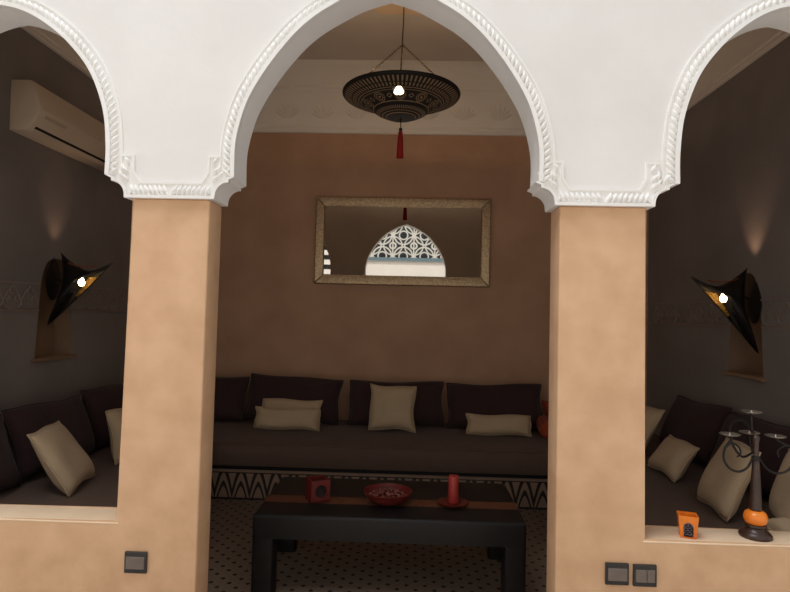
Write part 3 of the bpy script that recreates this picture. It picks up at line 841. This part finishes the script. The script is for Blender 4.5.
# the opening through which the lit bulb shows
hole = Vector((-.012, -.292, -.064))
kill = [f_ for f_ in bm.faces if (f_.calc_center_median()-hole).length < .042]
bmesh.ops.delete(bm, geom=kill, context='FACES')
sh = build('shade', bm, 'lamp', pt, smooth=40)
build('rim_band', tube(bmesh.new(), [(R*math.cos(i*PI/36), R*math.sin(i*PI/36), .012) for i in range(73)], .007, 6), 'iron', sh, smooth=60)
build('bulb', lathe(bmesh.new(), [(0, -.038), (.02, -.034), (.034, -.016), (.034, .004), (.022, .024), (.012, .045), (.004, .062), (0, .064)], 20), 'bulb', pt, smooth=60, loc=(-.012, -.225, -.050))
build('lamp_cable', tube(bmesh.new(), catmull([(0, 0, ZCEIL-3.175-.068), (.004, 0, .62), (-.002, 0, .40), (-.006, -.02, .20), (-.012, -.12, .07), (-.012, -.220, .012)], 5), .005, 6), 'chain', pt, smooth=60)
def chain_bm(p, q):
    bm = bmesh.new(); p, q = Vector(p), Vector(q); L = (q-p).length; n = int(L/.022); d = (q-p).normalized()
    side = d.orthogonal().normalized(); up = d.cross(side)
    for k in range(n):
        c = p+d*(L*(k+.5)/n); w = side if k % 2 else up
        tube(bm, [c+d*.014*math.cos(i*PI/4)+w*.006*math.sin(i*PI/4) for i in range(9)], .0026, 4, cap=False)
    return bm
for ang in (197, -15, 95):
    a = math.radians(ang)
    build('chain', chain_bm((.0, 0, .395), (R*.88*math.cos(a), R*.88*math.sin(a), .004)), 'chain', pt)
build('ceiling_cup', lathe(bmesh.new(), [(0, 0), (.05, 0), (.045, -.02), (.02, -.04), (0, -.042)], 24), 'iron', pt, smooth=50, loc=(0, 0, ZCEIL-3.175-.07))
tz_ = -.168
bm = bmesh.new()
tube(bm, [(0, 0, tz_), (0, 0, tz_-.075)], .004, 6)
bmesh.ops.create_uvsphere(bm, u_segments=14, v_segments=10, radius=.014, matrix=Matrix.Translation((0, 0, tz_-.085)))
build('tassel_knot', bm, 'iron', pt, smooth=60)
bm = lathe(bmesh.new(), [(0, tz_-.095), (.012, tz_-.097), (.017, tz_-.110), (.016, tz_-.125), (.020, tz_-.15), (.026, tz_-.28), (.027, tz_-.300), (.020, tz_-.296), (0, tz_-.29)], 28)
for v in bm.verts:
    r = math.hypot(v.co.x, v.co.y)
    if r > .018:
        a = math.atan2(v.co.y, v.co.x); v.co.x *= 1+.08*math.sin(a*14); v.co.y *= 1+.08*math.sin(a*14)
build('tassel', bm, 'tassel', pt, smooth=60)
l = bpy.data.lights.new('pendant_glow', 'POINT'); l.energy = 7.5; l.color = (1, .72, .46); l.shadow_soft_size = .04
lo = bpy.data.objects.new('pendant_glow', l); C.objects.link(lo); lo.parent = pt; lo.location = (0, -.05, .06)

# ------------------------------------------------------------------ on the sill: candelabra and orange tea-light holder
kt = thing('candelabra', 'dark turned wood candelabra with orange ball and iron candle dishes on the sill', 'candle holder', (1.232*K, .072*K, ZSB))
kt.scale = (K, K, K)
build('foot', lathe(bmesh.new(), [(0, .001), (.050, .001), (.053, .006), (.052, .014), (.044, .022), (.034, .027), (.030, .036), (.036, .042), (.034, .048), (0, .048)], 36), 'dkwood', kt, smooth=40)
build('ball', lathe(bmesh.new(), [(0, .046), (.022, .046), (.033, .051), (.038, .063), (.0385, .074), (.034, .086), (.024, .094), (.014, .096), (0, .096)], 36), 'orange', kt, smooth=60)
build('stem', lathe(bmesh.new(), [(0, .093), (.018, .094), (.0215, .100), (.019, .107), (.0195, .118), (.0155, .20), (.0115, .268), (.010, .274), (.013, .278), (.010, .283), (.009, .30), (.0095, .33), (.013, .352), (.009, .358), (0, .358)], 24), 'dkwood', kt, smooth=40)
build('collar', lathe(bmesh.new(), [(.0095, .268), (.0145, .270), (.0145, .284), (.0095, .286)], 20), 'iron', kt, smooth=40)
def dish(px, py, pz, par):
    o = build('candle_dish', lathe(bmesh.new(), [(0, 0), (.016, .0005), (.028, .003), (.0338, .006), (.0342, .0075), (.028, .0055), (.012, .0045), (.004, .005), (.003, .009), (0, .012)], 32), 'disc', par, smooth=50, loc=(px, py, pz))
    return o
# left arm: drops from the collar, runs round in a curl and carries a dish
def arm(pts, r=.0042, par=None): return build('curl' if par else 'arm', tube(bmesh.new(), catmull(pts, 6), r, 7), 'iron', par or kt, smooth=60)
am = arm([(-.012, 0, .275), (-.030, 0, .243), (-.060, 0, .228), (-.093, 0, .240), (-.112, 0, .272), (-.108, 0, .310), (-.088, 0, .338), (-.090, 0, .355)])
arm([(-.108, 0, .310), (-.085, 0, .328), (-.060, 0, .315), (-.054, 0, .292), (-.066, 0, .280)], .003, am)
dish(-.092, 0, .354, am)
am = arm([(.012, 0, .275), (.040, 0, .240), (.075, 0, .226), (.112, 0, .238), (.135, 0, .275), (.128, 0, .315), (.088, 0, .335), (.068, 0, .352)])
arm([(.128, 0, .315), (.100, 0, .325), (.075, 0, .305), (.080, 0, .285)], .003, am)
dish(.068, 0, .352, am)
am = arm([(0, .008, .30), (-.02, .05, .27), (-.035, .09, .31), (-.045, .085, .375), (-.02, .05, .40), (-.008, .01, .37), (-.016, .0, .385), (-.017, .0, .437)])
dish(-.017, 0, .436, am)
am = arm([(0, .006, .30), (.012, .04, .29), (.010, .055, .32), (.002, .045, .355)], .0035)
dish(.002, .045, .354, am)

ot = thing('tea_light_holder', 'flared orange candle holder with arched dark opening on the sill', 'candle holder', (.985*K, .052*K, ZSB), math.radians(-17))
ot.scale = (K, K, K)
bm = bmesh.new(); hb, htp, db, dt, h = .0245, .0325, .022, .029, .079
def frust(u, v, z):   # corner at height z
    k = z/h; return (u*(hb+(htp-hb)*k), v*(db+(dt-db)*k), z)
w = .007
def wall_q(bm, c0, c1):
    pass
outer0 = [frust(a, b, 0) for a, b in ((-1, -1), (1, -1), (1, 1), (-1, 1))]; outer1 = [frust(a, b, h) for a, b in ((-1, -1), (1, -1), (1, 1), (-1, 1))]
inn1 = [(q[0]-math.copysign(w, q[0]), q[1]-math.copysign(w, q[1]), h) for q in outer1]
inn0 = [(q[0]-math.copysign(w, q[0]), q[1]-math.copysign(w, q[1]), .008) for q in outer0]
V = [[bm.verts.new(p) for p in L_] for L_ in (outer0, outer1, inn1, inn0)]
for i in range(4):
    j = (i+1) % 4
    for A, D in ((V[0], V[1]), (V[1], V[2]), (V[2], V[3])): bm.faces.new((A[i], A[j], D[j], D[i]))
bm.faces.new(V[0]); bm.faces.new(V[3])
build('holder_body', bm, 'orange', ot)
bm = bmesh.new(); pts = [(-.0145, .008), (.0145, .008), (.0155, .036)] + [(.0155*math.cos(PI*i/10), .036+.020*math.sin(PI*i/10)) for i in range(1, 10)] + [(-.0155, .036)]
def frontY(z): return -(db+(dt-db)*z/h)
vs = [bm.verts.new((p[0], frontY(p[1])-.0012, p[1])) for p in pts]; vb = [bm.verts.new((p[0], frontY(p[1])+.001, p[1])) for p in pts]
bm.faces.new(vs)
for i in range(len(pts)): bm.faces.new((vs[i], vs[(i+1) % len(pts)], vb[(i+1) % len(pts)], vb[i]))
ao = build('arched_shade_panel', bm, 'dark', ot)  # solid dark plate, painted in for the shade of an arched opening
bm = bmesh.new()
for zc in (.020, .034, .048):
    for xc in (-.008, .004):
        tube(bm, [(xc+.006*math.cos(i*PI/5), frontY(zc)-.002, zc+.005*math.sin(i*PI/5)) for i in range(11)], .0012, 5)
tube(bm, [(p[0], frontY(p[1])-.0015, p[1]) for p in pts[1:]], .0014, 5)
build('filigree', bm, 'grey_motif', ao)

# ------------------------------------------------------------------ light
w = bpy.data.worlds.new('sky'); bpy.context.scene.world = w; w.use_nodes = True
nt = w.node_tree; bg = nt.nodes['Background']
bg.inputs[0].default_value = (.93, .96, 1.0, 1); bg.inputs[1].default_value = .55
def area(name, loc, target, size, energy, col):
    l = bpy.data.lights.new(name, 'AREA'); l.energy = energy; l.size = size; l.color = col
    o = bpy.data.objects.new(name, l); C.objects.link(o); o.location = loc
    o.rotation_euler = (Vector(target)-Vector(loc)).to_track_quat('-Z', 'Y').to_euler()
area('open_sky_over_courtyard', (-1.5, -1.7, 8.0), (-.5, -.4, .6), 3.0, 265, (.97, .985, 1))
l = bpy.data.lights.new('sun', 'SUN'); l.energy = 4.1; l.angle = .01; l.color = (.98, .985, 1)
o = bpy.data.objects.new('sun', l); C.objects.link(o); o.location = (2, 4, 9)
o.rotation_euler = Vector((-.12, -.36, -1)).to_track_quat('-Z', 'Y').to_euler()

# ------------------------------------------------------------------ camera
cam = bpy.data.cameras.new('camera'); co = bpy.data.objects.new('camera', cam); C.objects.link(co)
f, yaw, pitch, roll = 582.12, .0305, .0269, .0232
cy, sy, cp, sp = math.cos(yaw), math.sin(yaw), math.cos(pitch), math.sin(pitch)
Fv = Vector((-sy*cp, cy*cp, sp)); R0 = Vector((cy, sy, 0)); U0 = R0.cross(Fv)
Rv = R0*math.cos(roll)+U0*math.sin(roll); Uv = U0*math.cos(roll)-R0*math.sin(roll)
mw = Matrix((Rv, Uv, -Fv)).transposed().to_4x4(); mw.translation = (0, -2.403, 1.55)
co.matrix_world = mw
cam.sensor_fit = 'HORIZONTAL'; cam.sensor_width = 36; cam.lens = f*36/790; cam.clip_start = .05
sc = bpy.context.scene; sc.camera = co
sc.view_settings.view_transform = 'Standard'; sc.view_settings.look = 'None'; sc.view_settings.exposure = 0
sc.cycles.use_denoising = True
sc.cycles.max_bounces = 10; sc.cycles.diffuse_bounces = 6
